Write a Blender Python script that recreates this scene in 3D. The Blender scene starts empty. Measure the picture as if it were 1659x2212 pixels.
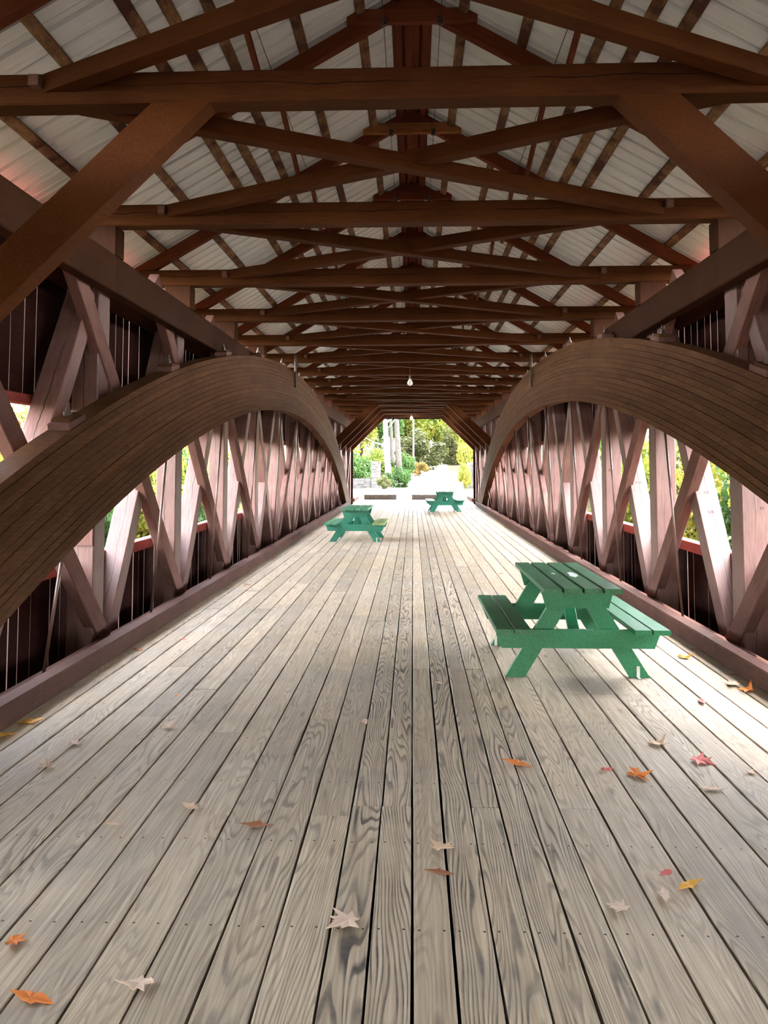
import bpy, math, random
from mathutils import Matrix, Vector

random.seed(7)
scene = bpy.context.scene
COL = scene.collection
R = math.radians

# ------------------------------------------------------------------ camera
F_PX, CX_PX, VPX, VPY, PITCH = 1650.0, 829.5, 892.0, 1005.0, R(3.5)
py = VPY - F_PX * math.tan(PITCH)
yaw = math.atan((VPX - CX_PX) / F_PX * math.cos(PITCH))
cam_data = bpy.data.cameras.new('camera')
cam = bpy.data.objects.new('camera', cam_data)
COL.objects.link(cam)
cam.location = (0, 0, 1.6)
cam.rotation_euler = (R(90) + PITCH, 0, yaw)
cam_data.sensor_fit = 'AUTO'
cam_data.sensor_width = 36.0
cam_data.lens = F_PX / 2212 * 36.0
cam_data.shift_y = -(1106 - py) / 2212
cam_data.clip_start = 0.05
cam_data.clip_end = 600
scene.camera = cam

# ------------------------------------------------------------------ world, sun, exposure
world = bpy.data.worlds.new('world')
scene.world = world
world.use_nodes = True
wn = world.node_tree
wn.nodes.clear()
w_out = wn.nodes.new('ShaderNodeOutputWorld')
w_bg = wn.nodes.new('ShaderNodeBackground')
w_sky = wn.nodes.new('ShaderNodeTexSky')
w_sky.sky_type = 'NISHITA'
w_sky.sun_disc = False
w_sky.sun_elevation = R(59)
w_sky.sun_rotation = R(54)
w_sky.air_density = 1.0
w_sky.dust_density = 1.0
w_mix = wn.nodes.new('ShaderNodeMix')
w_mix.data_type = 'RGBA'
w_mix.blend_type = 'MULTIPLY'
w_mix.inputs[0].default_value = 1.0
w_mix.inputs[7].default_value = (0.39, 0.378, 0.362, 1)
w_hs = wn.nodes.new('ShaderNodeHueSaturation')
w_hs.inputs['Saturation'].default_value = 0.35
wn.links.new(w_sky.outputs[0], w_hs.inputs['Color'])
wn.links.new(w_hs.outputs[0], w_mix.inputs[6])
wn.links.new(w_mix.outputs[2], w_bg.inputs[0])
w_bg.inputs[1].default_value = 3.8
wn.links.new(w_bg.outputs[0], w_out.inputs[0])

sun_data = bpy.data.lights.new('sun', 'SUN')
sun_data.energy = 1.9
sun_data.angle = R(1.0)
sun_data.color = (1.0, 0.94, 0.85)
sun = bpy.data.objects.new('sun', sun_data)
COL.objects.link(sun)
sun.rotation_euler = Vector((-0.33, -0.30, -0.89)).to_track_quat('-Z', 'Y').to_euler()

vs = scene.view_settings
vs.view_transform = 'Standard'
vs.look = 'None'
vs.exposure = 2.65
vs.gamma = 1.0
vs.use_curve_mapping = False
scene.cycles.max_bounces = 5
scene.cycles.diffuse_bounces = 4
scene.cycles.glossy_bounces = 2
scene.cycles.transmission_bounces = 2
scene.cycles.transparent_max_bounces = 4
scene.cycles.use_adaptive_sampling = True
scene.cycles.adaptive_threshold = 0.12
scene.cycles.adaptive_min_samples = 20
scene.cycles.sample_clamp_indirect = 6.0
scene.cycles.use_denoising = True

# ------------------------------------------------------------------ node helpers
class NT:
    def __init__(self, name):
        self.m = bpy.data.materials.new(name)
        self.m.use_nodes = True
        self.t = self.m.node_tree
        self.b = self.t.nodes['Principled BSDF']
    def n(self, typ, **kw):
        nd = self.t.nodes.new('ShaderNode' + typ)
        for k, v in kw.items():
            setattr(nd, k, v)
        return nd
    def l(self, a, b):
        self.t.links.new(a, b)
    def put(self, sock, v):
        if isinstance(v, bpy.types.NodeSocket):
            self.l(v, sock)
        else:
            sock.default_value = v
    def math(self, op, a, b=None, c=None, clamp=False):
        nd = self.n('Math', operation=op, use_clamp=clamp)
        self.put(nd.inputs[0], a)
        if b is not None: self.put(nd.inputs[1], b)
        if c is not None: self.put(nd.inputs[2], c)
        return nd.outputs[0]
    def vmath(self, op, a, b):
        nd = self.n('VectorMath', operation=op)
        self.put(nd.inputs[0], a); self.put(nd.inputs[1], b)
        return nd.outputs[0]
    def noise(self, vec, scale=5.0, detail=3.0, rough=0.55, dist=0.0):
        nd = self.n('TexNoise')
        self.l(vec, nd.inputs['Vector'])
        nd.inputs['Scale'].default_value = scale
        nd.inputs['Detail'].default_value = detail
        nd.inputs['Roughness'].default_value = rough
        nd.inputs['Distortion'].default_value = dist
        return nd.outputs[0]
    def ramp(self, fac, stops, interp='LINEAR'):
        nd = self.n('ValToRGB')
        cr = nd.color_ramp
        cr.interpolation = interp
        while len(cr.elements) < len(stops):
            cr.elements.new(0.5)
        for e, (p, c) in zip(cr.elements, stops):
            e.position = p
            e.color = (*c, 1) if len(c) == 3 else c
        self.l(fac, nd.inputs[0])
        return nd.outputs[0]
    def mix(self, fac, a, b, blend='MIX'):
        nd = self.n('Mix', data_type='RGBA', blend_type=blend)
        self.put(nd.inputs[0], fac)
        for s, v in ((nd.inputs[6], a), (nd.inputs[7], b)):
            self.put(s, (*v, 1) if isinstance(v, tuple) and len(v) == 3 else v)
        return nd.outputs[2]
    def bump(self, h, strength=0.3, dist=0.01):
        nd = self.n('Bump')
        nd.inputs['Strength'].default_value = strength
        nd.inputs['Distance'].default_value = dist
        self.l(h, nd.inputs['Height'])
        self.l(nd.outputs[0], self.b.inputs['Normal'])
    def coords(self, scale=(1, 1, 1), kind='Object', rnd=37.0):
        tc = self.n('TexCoord')
        oi = self.n('ObjectInfo')
        r = self.math('MULTIPLY', oi.outputs['Random'], rnd)
        cv = self.n('CombineXYZ')
        for i in range(3): self.l(r, cv.inputs[i])
        v = self.vmath('ADD', tc.outputs[kind], cv.outputs[0])
        mp = self.n('Mapping')
        mp.inputs['Scale'].default_value = scale
        self.l(v, mp.inputs[0])
        self.obj_random = oi.outputs['Random']
        self.obj_color = oi.outputs['Color']
        self.raw = tc.outputs[kind]
        self.shifted = v
        return mp.outputs[0]
    def sep(self, vec):
        nd = self.n('SeparateXYZ'); self.l(vec, nd.inputs[0])
        return nd.outputs
    def done(self, color=None, rough=0.7, spec=0.3):
        if color is not None: self.put(self.b.inputs['Base Color'], (*color, 1) if isinstance(color, tuple) and len(color) == 3 else color)
        self.put(self.b.inputs['Roughness'], rough)
        self.b.inputs['Specular IOR Level'].default_value = spec
        return self.m

def painted(name, c1, c2, rough=0.72, crack=False, bump=0.35, spec=0.05, worn=None, axis=2):
    t = NT(name)
    v = t.coords((9, 0.9, 9))
    g = t.noise(v, 6.0, 3, 0.65)
    p = t.noise(t.shifted, 1.7, 2, 0.6)
    f = t.math('ADD', t.math('MULTIPLY', g, 0.55), t.math('MULTIPLY', p, 0.55))
    col = t.ramp(f, [(0.3, c1), (0.75, c2)])
    dr = t.math('MULTIPLY_ADD', t.obj_random, 0.34, 0.83)
    col = t.mix(1.0, col, t.n('CombineColor').outputs[0], 'MULTIPLY') if False else col
    hs = t.n('HueSaturation'); t.l(col, hs.inputs['Color']); t.l(dr, hs.inputs['Value'])
    col = hs.outputs[0]
    if worn:
        wn_ = t.noise(t.shifted, 7.0, 6, 0.7)
        col = t.mix(t.ramp(wn_, [(0.62, (0, 0, 0)), (0.72, (1, 1, 1))]), col, worn)
    if crack:
        s = t.sep(t.raw)
        wob = t.noise(t.coords((0.2, 1.1, 0.2)), 1.6, 6, 0.62)
        d = t.math('ABSOLUTE', t.math('SUBTRACT', s[axis], t.math('MULTIPLY_ADD', wob, 0.09, -0.03)))
        gate = t.noise(t.shifted, 1.3, 2)
        wid = t.math('MULTIPLY', t.math('SUBTRACT', gate, 0.36, clamp=True), 0.013)
        k = t.math('LESS_THAN', d, wid)
        col = t.mix(k, col, (0.006, 0.003, 0.002))
    t.bump(g, bump, 0.006)
    return t.done(col, rough, spec)

BROWN = painted('brown_paint', (0.080, 0.038, 0.030), (0.185, 0.098, 0.080))
BEAM = painted('dim_lit_beam_brown', (0.036, 0.0108, 0.0036), (0.076, 0.025, 0.0085), crack=True)  # dim warm light overhead put into the beam colour
LATERAL = painted('dim_lit_lateral_brown', (0.034, 0.0095, 0.0027), (0.070, 0.0215, 0.006))  # same dim warm overhead light in the colour of laterals and knees
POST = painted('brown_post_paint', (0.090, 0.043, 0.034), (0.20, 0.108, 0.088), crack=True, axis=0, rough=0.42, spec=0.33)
SHADED = painted('shaded_brown_paint', (0.023, 0.0075, 0.0032), (0.050, 0.0185, 0.009))  # shade under the roof put into the colour of chords and post heads
RED_RAFTER = painted('red_brown_rafter_paint', (0.07, 0.017, 0.008), (0.14, 0.038, 0.018))
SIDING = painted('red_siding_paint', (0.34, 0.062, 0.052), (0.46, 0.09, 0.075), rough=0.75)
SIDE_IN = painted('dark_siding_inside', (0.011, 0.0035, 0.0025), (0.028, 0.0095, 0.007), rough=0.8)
EDGE = painted('pale_slit_edge', (0.34, 0.24, 0.21), (0.5, 0.38, 0.34), rough=0.85)  # edges coloured pale to brighten the light slits between boards
RAIL = painted('red_rail_paint', (0.16, 0.03, 0.024), (0.27, 0.06, 0.048), rough=0.6)
KERB = painted('kerb_paint', (0.055, 0.027, 0.021), (0.105, 0.054, 0.043), worn=(0.14, 0.10, 0.082))
LIT_COLLAR = painted('lit_collar_wood', (0.16, 0.05, 0.02), (0.33, 0.13, 0.05))  # lighter colour standing for the light on one collar

def purlin_mat():
    t = NT('stained_purlin_wood')
    v = t.coords((10, 1.0, 10))
    g = t.noise(v, 5, 5, 0.7)
    p = t.noise(t.shifted, 2.6, 4, 0.65)
    col = t.ramp(g, [(0.3, (0.10, 0.05, 0.022)), (0.7, (0.30, 0.16, 0.075))])
    col = t.mix(t.ramp(p, [(0.42, (1, 1, 1)), (0.62, (0, 0, 0))]), col, (0.055, 0.017, 0.009))
    t.bump(g, 0.3, 0.005)
    return t.done(col, 0.75, 0.2)
PURLIN = purlin_mat()

def arch_mat():
    t = NT('arch_paint')
    v = t.coords((3, 1.1, 16))
    g = t.noise(v, 5.0, 4, 0.7)
    p = t.noise(t.shifted, 1.1, 2, 0.6)
    f = t.math('ADD', t.math('MULTIPLY', g, 0.6), t.math('MULTIPLY', p, 0.45))
    col = t.ramp(f, [(0.28, (0.044, 0.017, 0.0065)), (0.55, (0.092, 0.040, 0.017)), (0.78, (0.155, 0.076, 0.036))])
    hs = t.n('HueSaturation'); t.l(col, hs.inputs['Color'])
    t.l(t.math('MULTIPLY_ADD', t.obj_random, 0.3, 0.85), hs.inputs['Value'])
    t.bump(g, 0.6, 0.008)
    return t.done(hs.outputs[0], 0.7, 0.06)
ARCH = arch_mat()

def plank_mat():
    t = NT('weathered_plank')
    v = t.coords((5.5, 0.50, 1.0), rnd=61.0)
    s = t.sep(t.raw)
    oc = t.n('SeparateColor'); t.l(t.obj_color, oc.inputs[0])
    n1 = t.noise(v, 1.0, 2.2, 0.42, 0.15)
    tt = t.math('ADD', t.math('MULTIPLY', n1, 30.0), t.math('MULTIPLY', s[0], 34.0))
    fr = t.math('FRACT', tt)
    line = t.ramp(fr, [(0.0, (0.0,) * 3), (0.48, (0.04,) * 3), (0.72, (1.0,) * 3), (0.90, (1.0,) * 3), (1.0, (0.0,) * 3)])
    v2 = t.n('Mapping'); v2.inputs['Scale'].default_value = (95, 2.2, 20); t.l(t.shifted, v2.inputs[0])
    fine = t.noise(v2.outputs[0], 1.0, 3, 0.6)
    geo = t.n('NewGeometry')
    patch = t.noise(geo.outputs['Position'], 0.55, 2, 0.6)
    patch2 = t.noise(geo.outputs['Position'], 2.6, 4, 0.7)
    base = t.ramp(fine, [(0.30, (0.27, 0.215, 0.16)), (0.55, (0.39, 0.325, 0.25)), (0.78, (0.50, 0.43, 0.345))])
    hs = t.n('HueSaturation'); t.l(base, hs.inputs['Color'])
    t.l(t.math('MULTIPLY_ADD', t.obj_random, 0.30, 0.88), hs.inputs['Value'])
    t.l(t.math('MULTIPLY_ADD', patch, 0.8, 0.78), hs.inputs['Saturation'])
    col = hs.outputs[0]
    # latewood lines, strength set for each plank, with worn-through dark patches
    wear = t.ramp(patch2, [(0.35, (0.35,) * 3), (0.65, (1.0,) * 3)])
    k = t.math('MULTIPLY', t.math('MULTIPLY', line, oc.outputs[0]), wear)
    col = t.mix(k, col, (0.055, 0.045, 0.040))
    # grime
    gr = t.ramp(t.noise(geo.outputs['Position'], 1.15, 4, 0.65), [(0.52, (0,) * 3), (0.78, (0.55,) * 3)])
    col = t.mix(gr, col, (0.17, 0.155, 0.145))
    # knots
    vk = t.n('Mapping'); vk.inputs['Scale'].default_value = (7.5, 1.9, 0.0); t.l(t.shifted, vk.inputs[0])
    vo = t.n('TexVoronoi'); t.l(vk.outputs[0], vo.inputs['Vector']); vo.inputs['Scale'].default_value = 0.8
    kn = t.ramp(vo.outputs['Distance'], [(0.035, (0.6,) * 3), (0.11, (0.0,) * 3)])
    col = t.mix(kn, col, (0.09, 0.075, 0.065))
    gp = t.sep(geo.outputs['Position'])
    # spilled stains: a brown one beyond the second table, a dark one by the nearest table's foot
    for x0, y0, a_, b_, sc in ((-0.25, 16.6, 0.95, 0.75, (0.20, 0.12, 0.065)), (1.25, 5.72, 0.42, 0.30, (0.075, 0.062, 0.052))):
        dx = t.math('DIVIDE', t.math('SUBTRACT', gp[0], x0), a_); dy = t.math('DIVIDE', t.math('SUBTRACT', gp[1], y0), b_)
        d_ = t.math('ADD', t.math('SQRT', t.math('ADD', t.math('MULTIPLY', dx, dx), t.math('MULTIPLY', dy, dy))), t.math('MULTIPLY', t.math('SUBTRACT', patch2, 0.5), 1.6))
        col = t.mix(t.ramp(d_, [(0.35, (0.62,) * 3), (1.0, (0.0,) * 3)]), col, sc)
    # nail heads in pairs over each joist
    yy = t.math('MULTIPLY', t.math('SUBTRACT', t.math('FRACT', t.math('DIVIDE', gp[1], 0.61)), 0.5), 0.61)
    xx = t.math('SUBTRACT', t.math('ABSOLUTE', s[0]), 0.043)
    dd = t.math('SQRT', t.math('ADD', t.math('MULTIPLY', yy, yy), t.math('MULTIPLY', xx, xx)))
    col = t.mix(t.math('LESS_THAN', dd, 0.0048), col, (0.015, 0.011, 0.009))
    h = t.math('SUBTRACT', t.math('MULTIPLY', fine, 0.6), t.math('MULTIPLY', k, 0.9))
    t.bump(h, 0.35, 0.004)
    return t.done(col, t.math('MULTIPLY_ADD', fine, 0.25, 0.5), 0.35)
PLANK = plank_mat()

def sheet_mat():
    t = NT('galvanised_roof_sheet')
    v = t.coords((0.5, 9.0, 1))
    g = t.noise(v, 1.6, 4, 0.6)
    p = t.noise(t.shifted, 0.8, 3, 0.55)
    f = t.math('ADD', t.math('MULTIPLY', g, 0.5), t.math('MULTIPLY', p, 0.5))
    col = t.ramp(f, [(0.3, (0.50, 0.50, 0.505)), (0.7, (0.60, 0.60, 0.605))])
    return t.done(col, 0.45, 0.5)
SHEET = sheet_mat()

def green(name, c1, c2, worn, amt=0.62):
    t = NT(name)
    v = t.coords((12, 1.2, 12))
    g = t.noise(v, 5, 5, 0.65)
    p = t.noise(t.shifted, 3.2, 6, 0.7)
    col = t.ramp(g, [(0.3, c1), (0.72, c2)])
    col = t.mix(t.ramp(p, [(amt, (0,) * 3), (amt + 0.14, (0.8,) * 3)]), col, worn)
    t.bump(g, 0.2, 0.003)
    return t.done(col, 0.45, 0.4)
GREEN = green('green_paint', (0.007, 0.098, 0.036), (0.016, 0.158, 0.062), (0.012, 0.05, 0.026), 0.64)
GREEN_TOP = green('worn_green_tabletop', (0.016, 0.085, 0.032), (0.032, 0.15, 0.062), (0.022, 0.034, 0.02), 0.52)
TEAL = green('teal_green_paint', (0.008, 0.115, 0.068), (0.014, 0.175, 0.105), (0.012, 0.08, 0.055), 0.66)
TEAL_TOP = green('worn_teal_tabletop', (0.02, 0.14, 0.08), (0.06, 0.24, 0.13), (0.16, 0.24, 0.12), 0.5)
TEAL_YEL = green('lichen_yellow_board', (0.14, 0.22, 0.08), (0.30, 0.34, 0.12), (0.06, 0.18, 0.09), 0.6)

def plain(name, c, rough=0.7, spec=0.3, metal=0.0, vary=0.25, scale=8.0, emit=None, bump=0.0):
    t = NT(name)
    t.coords()
    g = t.noise(t.shifted, scale, 4, 0.6)
    lo = tuple(x * (1 - vary) for x in c); hi = tuple(min(1, x * (1 + vary)) for x in c)
    t.b.inputs['Metallic'].default_value = metal
    if emit:
        t.b.inputs['Emission Color'].default_value = (*emit[0], 1)
        t.b.inputs['Emission Strength'].default_value = emit[1]
    if bump: t.bump(g, bump, 0.02)
    return t.done(t.ramp(g, [(0.3, lo), (0.7, hi)]), rough, spec)

IRON = plain('dark_iron', (0.06, 0.04, 0.032), 0.5, 0.5, 0.4)
ROD = plain('painted_steel_rod', (0.11, 0.055, 0.042), 0.28, 0.7, 0.2)
GALV = plain('galvanised_strap', (0.5, 0.5, 0.48), 0.4, 0.5, 0.6)
WIRE = plain('black_wire', (0.02, 0.017, 0.015), 0.6)
PORC = plain('dark_insulator', (0.035, 0.02, 0.015), 0.35)
OLD_WOOD = plain('weathered_grey_timber', (0.13, 0.11, 0.095), 0.85, 0.2, vary=0.45, scale=14, bump=0.4)
PAINT_SPOT = plain('white_paint_spot', (0.72, 0.74, 0.74), 0.6)
INK = plain('dark_ink', (0.035, 0.02, 0.016), 0.8)
BULB = plain('white_glass_bulb', (0.8, 0.76, 0.68), 0.3, vary=0.05)
BULB_LIT = plain('lit_bulb', (0.9, 0.85, 0.75), 0.3, vary=0.05, emit=((1, 0.88, 0.65), 12.0))
SOCKET = plain('lamp_socket', (0.09, 0.07, 0.055), 0.5)
STONE = plain('field_stone', (0.062, 0.058, 0.053), 0.9, 0.2, vary=0.4, scale=5, bump=0.5)
BARK = plain('grey_bark', (0.055, 0.048, 0.042), 0.9, 0.15, vary=0.4, scale=9, bump=0.6)
POLE = plain('pale_pole_wood', (0.10, 0.09, 0.08), 0.85, 0.2)

def birch_mat():
    t = NT('white_birch_bark')
    v = t.coords((2, 2, 11))
    g = t.noise(v, 1.2, 3, 0.6)
    col = t.ramp(g, [(0.0, (0.17, 0.165, 0.155)), (0.58, (0.14, 0.135, 0.128)), (0.65, (0.02, 0.018, 0.016))])
    return t.done(col, 0.7, 0.2)
BIRCH = birch_mat()

def ground_mat():
    t = NT('leaf_strewn_ground')
    geo = t.n('NewGeometry')
    a = t.noise(geo.outputs['Position'], 0.5, 6, 0.7)
    b = t.noise(geo.outputs['Position'], 9.0, 4, 0.7)
    col = t.ramp(a, [(0.3, (0.03, 0.038, 0.015)), (0.5, (0.058, 0.052, 0.028)), (0.7, (0.10, 0.072, 0.042))])
    col = t.mix(t.ramp(b, [(0.5, (0,) * 3), (0.7, (0.7,) * 3)]), col, (0.14, 0.088, 0.04))
    return t.done(col, 0.95, 0.1)
GROUND = ground_mat()
def road_mat():
    t = NT('pale_gravel_road')
    geo = t.n('NewGeometry')
    a = t.noise(geo.outputs['Position'], 0.8, 5, 0.65)
    b = t.noise(geo.outputs['Position'], 40.0, 3, 0.7)
    f = t.math('ADD', t.math('MULTIPLY', a, 0.6), t.math('MULTIPLY', b, 0.4))
    return t.done(t.ramp(f, [(0.3, (0.30, 0.265, 0.225)), (0.7, (0.42, 0.38, 0.33))]), 0.95, 0.1)
ROAD = road_mat()

def leafy(name, cols, trans=0.45):
    t = NT(name)
    geo = t.n('NewGeometry')
    oi = t.n('ObjectInfo')
    a = t.noise(geo.outputs['Position'], 1.1, 2, 0.5)
    b = t.noise(geo.outputs['Position'], 11.0, 1, 0.5)
    f = t.math('ADD', t.math('MULTIPLY', a, 0.55), t.math('ADD', t.math('MULTIPLY', b, 0.42), t.math('MULTIPLY', t.math('SUBTRACT', oi.outputs['Random'], 0.5), 0.18)))
    n_ = len(cols)
    col = t.ramp(f, [(0.30 + 0.40 * i / (n_ - 1), c) for i, c in enumerate(cols)])
    t.done(col, 0.6, 0.25)
    tr = t.n('BsdfTranslucent'); t.l(col, tr.inputs[0])
    mx = t.n('MixShader'); mx.inputs[0].default_value = trans
    t.l(t.b.outputs[0], mx.inputs[1]); t.l(tr.outputs[0], mx.inputs[2])
    out = t.t.nodes['Material Output']
    t.l(mx.outputs[0], out.inputs[0])
    return t.m
LEAF_GREEN = leafy('green_foliage', [(0.010, 0.030, 0.006), (0.030, 0.075, 0.012), (0.085, 0.135, 0.02)])
LEAF_YELLOW = leafy('yellow_foliage', [(0.045, 0.085, 0.010), (0.13, 0.15, 0.018), (0.24, 0.19, 0.03)])
LEAF_ORANGE = leafy('orange_foliage', [(0.06, 0.07, 0.012), (0.16, 0.10, 0.02), (0.22, 0.10, 0.03)])
LEAF_OLIVE = leafy('olive_foliage', [(0.028, 0.036, 0.010), (0.06, 0.066, 0.02), (0.10, 0.095, 0.03)])

def leaf_mat(name, c1, c2):
    t = NT(name)
    t.coords()
    g = t.noise(t.shifted, 45, 3, 0.6)
    return t.done(t.ramp(g, [(0.35, c1), (0.7, c2)]), 0.6, 0.3)
DRY = {
    'orange': leaf_mat('orange_dry_leaf', (0.45, 0.11, 0.015), (0.66, 0.22, 0.04)),
    'tan': leaf_mat('tan_dry_leaf', (0.42, 0.27, 0.16), (0.62, 0.46, 0.32)),
    'pink': leaf_mat('pink_red_dry_leaf', (0.42, 0.07, 0.06), (0.60, 0.17, 0.15)),
    'pale': leaf_mat('pale_dry_leaf', (0.46, 0.33, 0.25), (0.66, 0.51, 0.41)),
    'brown': leaf_mat('brown_dry_leaf', (0.17, 0.06, 0.03), (0.32, 0.13, 0.06)),
    'gold': leaf_mat('golden_dry_leaf', (0.55, 0.26, 0.02), (0.72, 0.40, 0.06)),
}

# ------------------------------------------------------------------ mesh helpers
WM = {}
def link(name, mesh, mat=None, parent=None, M=None):
    o = bpy.data.objects.new(name, mesh)
    COL.objects.link(o)
    M = M if M is not None else Matrix()
    if parent is not None:
        o.parent = parent
        o.matrix_basis = WM[parent].inverted() @ M
    else:
        o.matrix_basis = M
    WM[o] = M
    if mat is not None and mesh is not None and not mesh.materials:
        mesh.materials.append(mat)
    return o
def tag(o, label=None, cat=None, group=None, kind=None):
    if label: o['label'] = label
    if cat: o['category'] = cat
    if group: o['group'] = group
    if kind: o['kind'] = kind
    return o
def empty(name, loc=(0, 0, 0), rz=0.0):
    o = bpy.data.objects.new(name, None)
    COL.objects.link(o)
    o.empty_display_size = 0.1
    M = Matrix.Translation(loc) @ Matrix.Rotation(rz, 4, 'Z')
    o.matrix_basis = M
    WM[o] = M
    return o
def T(x, y, z): return Matrix.Translation((x, y, z))

class MB:
    def __init__(self): self.v = []; self.f = []
    def add(self, vs_, fs, M=None):
        k = len(self.v)
        self.v += [tuple(M @ Vector(p)) if M is not None else tuple(p) for p in vs_]
        self.f += [tuple(i + k for i in f) for f in fs]
        return self
    def box(self, x0, x1, y0, y1, z0, z1, M=None):
        return self.add([(x0, y0, z0), (x1, y0, z0), (x1, y1, z0), (x0, y1, z0), (x0, y0, z1), (x1, y0, z1), (x1, y1, z1), (x0, y1, z1)],
                        [(0, 3, 2, 1), (4, 5, 6, 7), (0, 1, 5, 4), (1, 2, 6, 5), (2, 3, 7, 6), (3, 0, 4, 7)], M)
    def prism(self, prof, y0, y1, M=None):          # prof in local x,z; swept along y
        n = len(prof)
        vs_ = [(x, y0, z) for x, z in prof] + [(x, y1, z) for x, z in prof]
        fs = [tuple(range(n)), tuple(range(2 * n - 1, n - 1, -1))]
        fs += [(i, i + n, (i + 1) % n + n, (i + 1) % n) for i in range(n)]
        return self.add(vs_, fs, M)
    def tube(self, pts, r, n=8):
        rs = r if isinstance(r, (list, tuple)) else [r] * len(pts)
        pts = [Vector(p) for p in pts]
        k0 = len(self.v)
        for i, p in enumerate(pts):
            d = (pts[min(i + 1, len(pts) - 1)] - pts[max(i - 1, 0)]).normalized()
            a = d.cross(Vector((1, 0.13, 0.07))).normalized(); b = d.cross(a)
            for j in range(n):
                t = 2 * math.pi * j / n
                self.v.append(tuple(p + (a * math.cos(t) + b * math.sin(t)) * rs[i]))
        for i in range(len(pts) - 1):
            for j in range(n):
                q = k0 + i * n
                self.f.append((q + j, q + (j + 1) % n, q + n + (j + 1) % n, q + n + j))
        self.f.append(tuple(k0 + n - 1 - j for j in range(n)))
        q = k0 + (len(pts) - 1) * n
        self.f.append(tuple(q + j for j in range(n)))
        return self
    def lathe(self, prof, n=14, M=None):            # prof (r, z)
        vs_, fs = [], []
        for r_, z_ in prof:
            for j in range(n):
                t = 2 * math.pi * j / n
                vs_.append((r_ * math.cos(t), r_ * math.sin(t), z_))
        for i in range(len(prof) - 1):
            for j in range(n):
                fs.append((i * n + j, i * n + (j + 1) % n, (i + 1) * n + (j + 1) % n, (i + 1) * n + j))
        fs.append(tuple(range(n - 1, -1, -1)))
        fs.append(tuple((len(prof) - 1) * n + j for j in range(n)))
        return self.add(vs_, fs, M)
    def mesh(self, name='mesh', mat=None, smooth=False):
        me = bpy.data.meshes.new(name)
        me.from_pydata(self.v, [], self.f)
        me.update()
        if mat is not None: me.materials.append(mat)
        if smooth: me.polygons.foreach_set('use_smooth', [True] * len(me.polygons))
        return me
    def build(self, name, mat, parent=None, M=None, smooth=False):
        return link(name, self.mesh(name, mat, smooth), None, parent, M)

def octo(w, h, c):
    a, b = w / 2, h / 2
    return [(-a + c, -b), (a - c, -b), (a, -b + c), (a, b - c), (a - c, b), (-a + c, b), (-a, b - c), (-a, -b + c)]
MESH_CACHE = {}
def timber_mesh(name, w, h, L, mat, c=0.008):
    key = (name, round(w, 4), round(h, 4), round(L, 4), mat.name, c)
    if key not in MESH_CACHE:
        MESH_CACHE[key] = MB().prism(octo(w, h, min(c, w * 0.2, h * 0.2)), -L / 2, L / 2).mesh(name, mat)
    return MESH_CACHE[key]
def frame(p0, p1, up=(0, 0, 1)):
    """Matrix at the middle of p0-p1 with local Y along it and local Z nearest to up."""
    p0, p1 = Vector(p0), Vector(p1)
    y = (p1 - p0).normalized()
    x = y.cross(Vector(up)).normalized()
    z = x.cross(y)
    M = Matrix((x, y, z)).transposed().to_4x4()
    M.translation = (p0 + p1) / 2
    return M, (p1 - p0).length
def timber(name, p0, p1, w, h, mat, parent=None, up=(0, 0, 1), c=0.008):
    """Straight timber: w across (local x), h along 'up' (local z)."""
    M, L = frame(p0, p1, up)
    return link(name, timber_mesh(name, w, h, L, mat, c), None, parent, M)

# ------------------------------------------------------------------ layout constants
Y0, PITCH_Y = 4.60, 2.42
KS = list(range(-3, 14))
def yk(k): return Y0 + PITCH_Y * k
YA, YB = yk(-3) - 0.35, yk(13) + 0.40        # -3.01 .. 36.46
ORD = {0: 'first', 1: 'second', 2: 'third', 3: 'fourth', 4: 'fifth', 5: 'sixth', 6: 'seventh'}

# ------------------------------------------------------------------ floor planks
floor = empty('floor', (0, YA, 0))
tag(floor, 'weathered grey plank floor running the length of the bridge', 'floor', kind='structure')
edges = [-2.51, -2.325, -2.14, -1.955, -1.77, -1.585, -1.40, -1.215, -1.03, -0.845, -0.66, -0.475, -0.29, -0.15, -0.008,
         0.13, 0.268, 0.405, 0.542, 0.68, 0.866, 1.05, 1.235, 1.42, 1.605, 1.79, 1.975, 2.16, 2.345, 2.53]
rows = []
JO = 0.61
known = {8: [3.58], 11: [3.59], 7: [4.65], 6: [4.67], 20: [4.66]}
for i in range(len(edges) - 1):
    cuts = [YA]
    fixed = known.get(i, [])
    y = YA + JO * random.randint(3, 8)
    while y < YB - 1.5:
        cuts.append(y)
        y += JO * random.choice((6, 7, 8, 8, 9))
    cuts.append(YB)
    for fy in fixed:
        j = min(range(1, len(cuts) - 1), key=lambda q: abs(cuts[q] - fy)); cuts[j] = fy
    rows.append(cuts)
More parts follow.
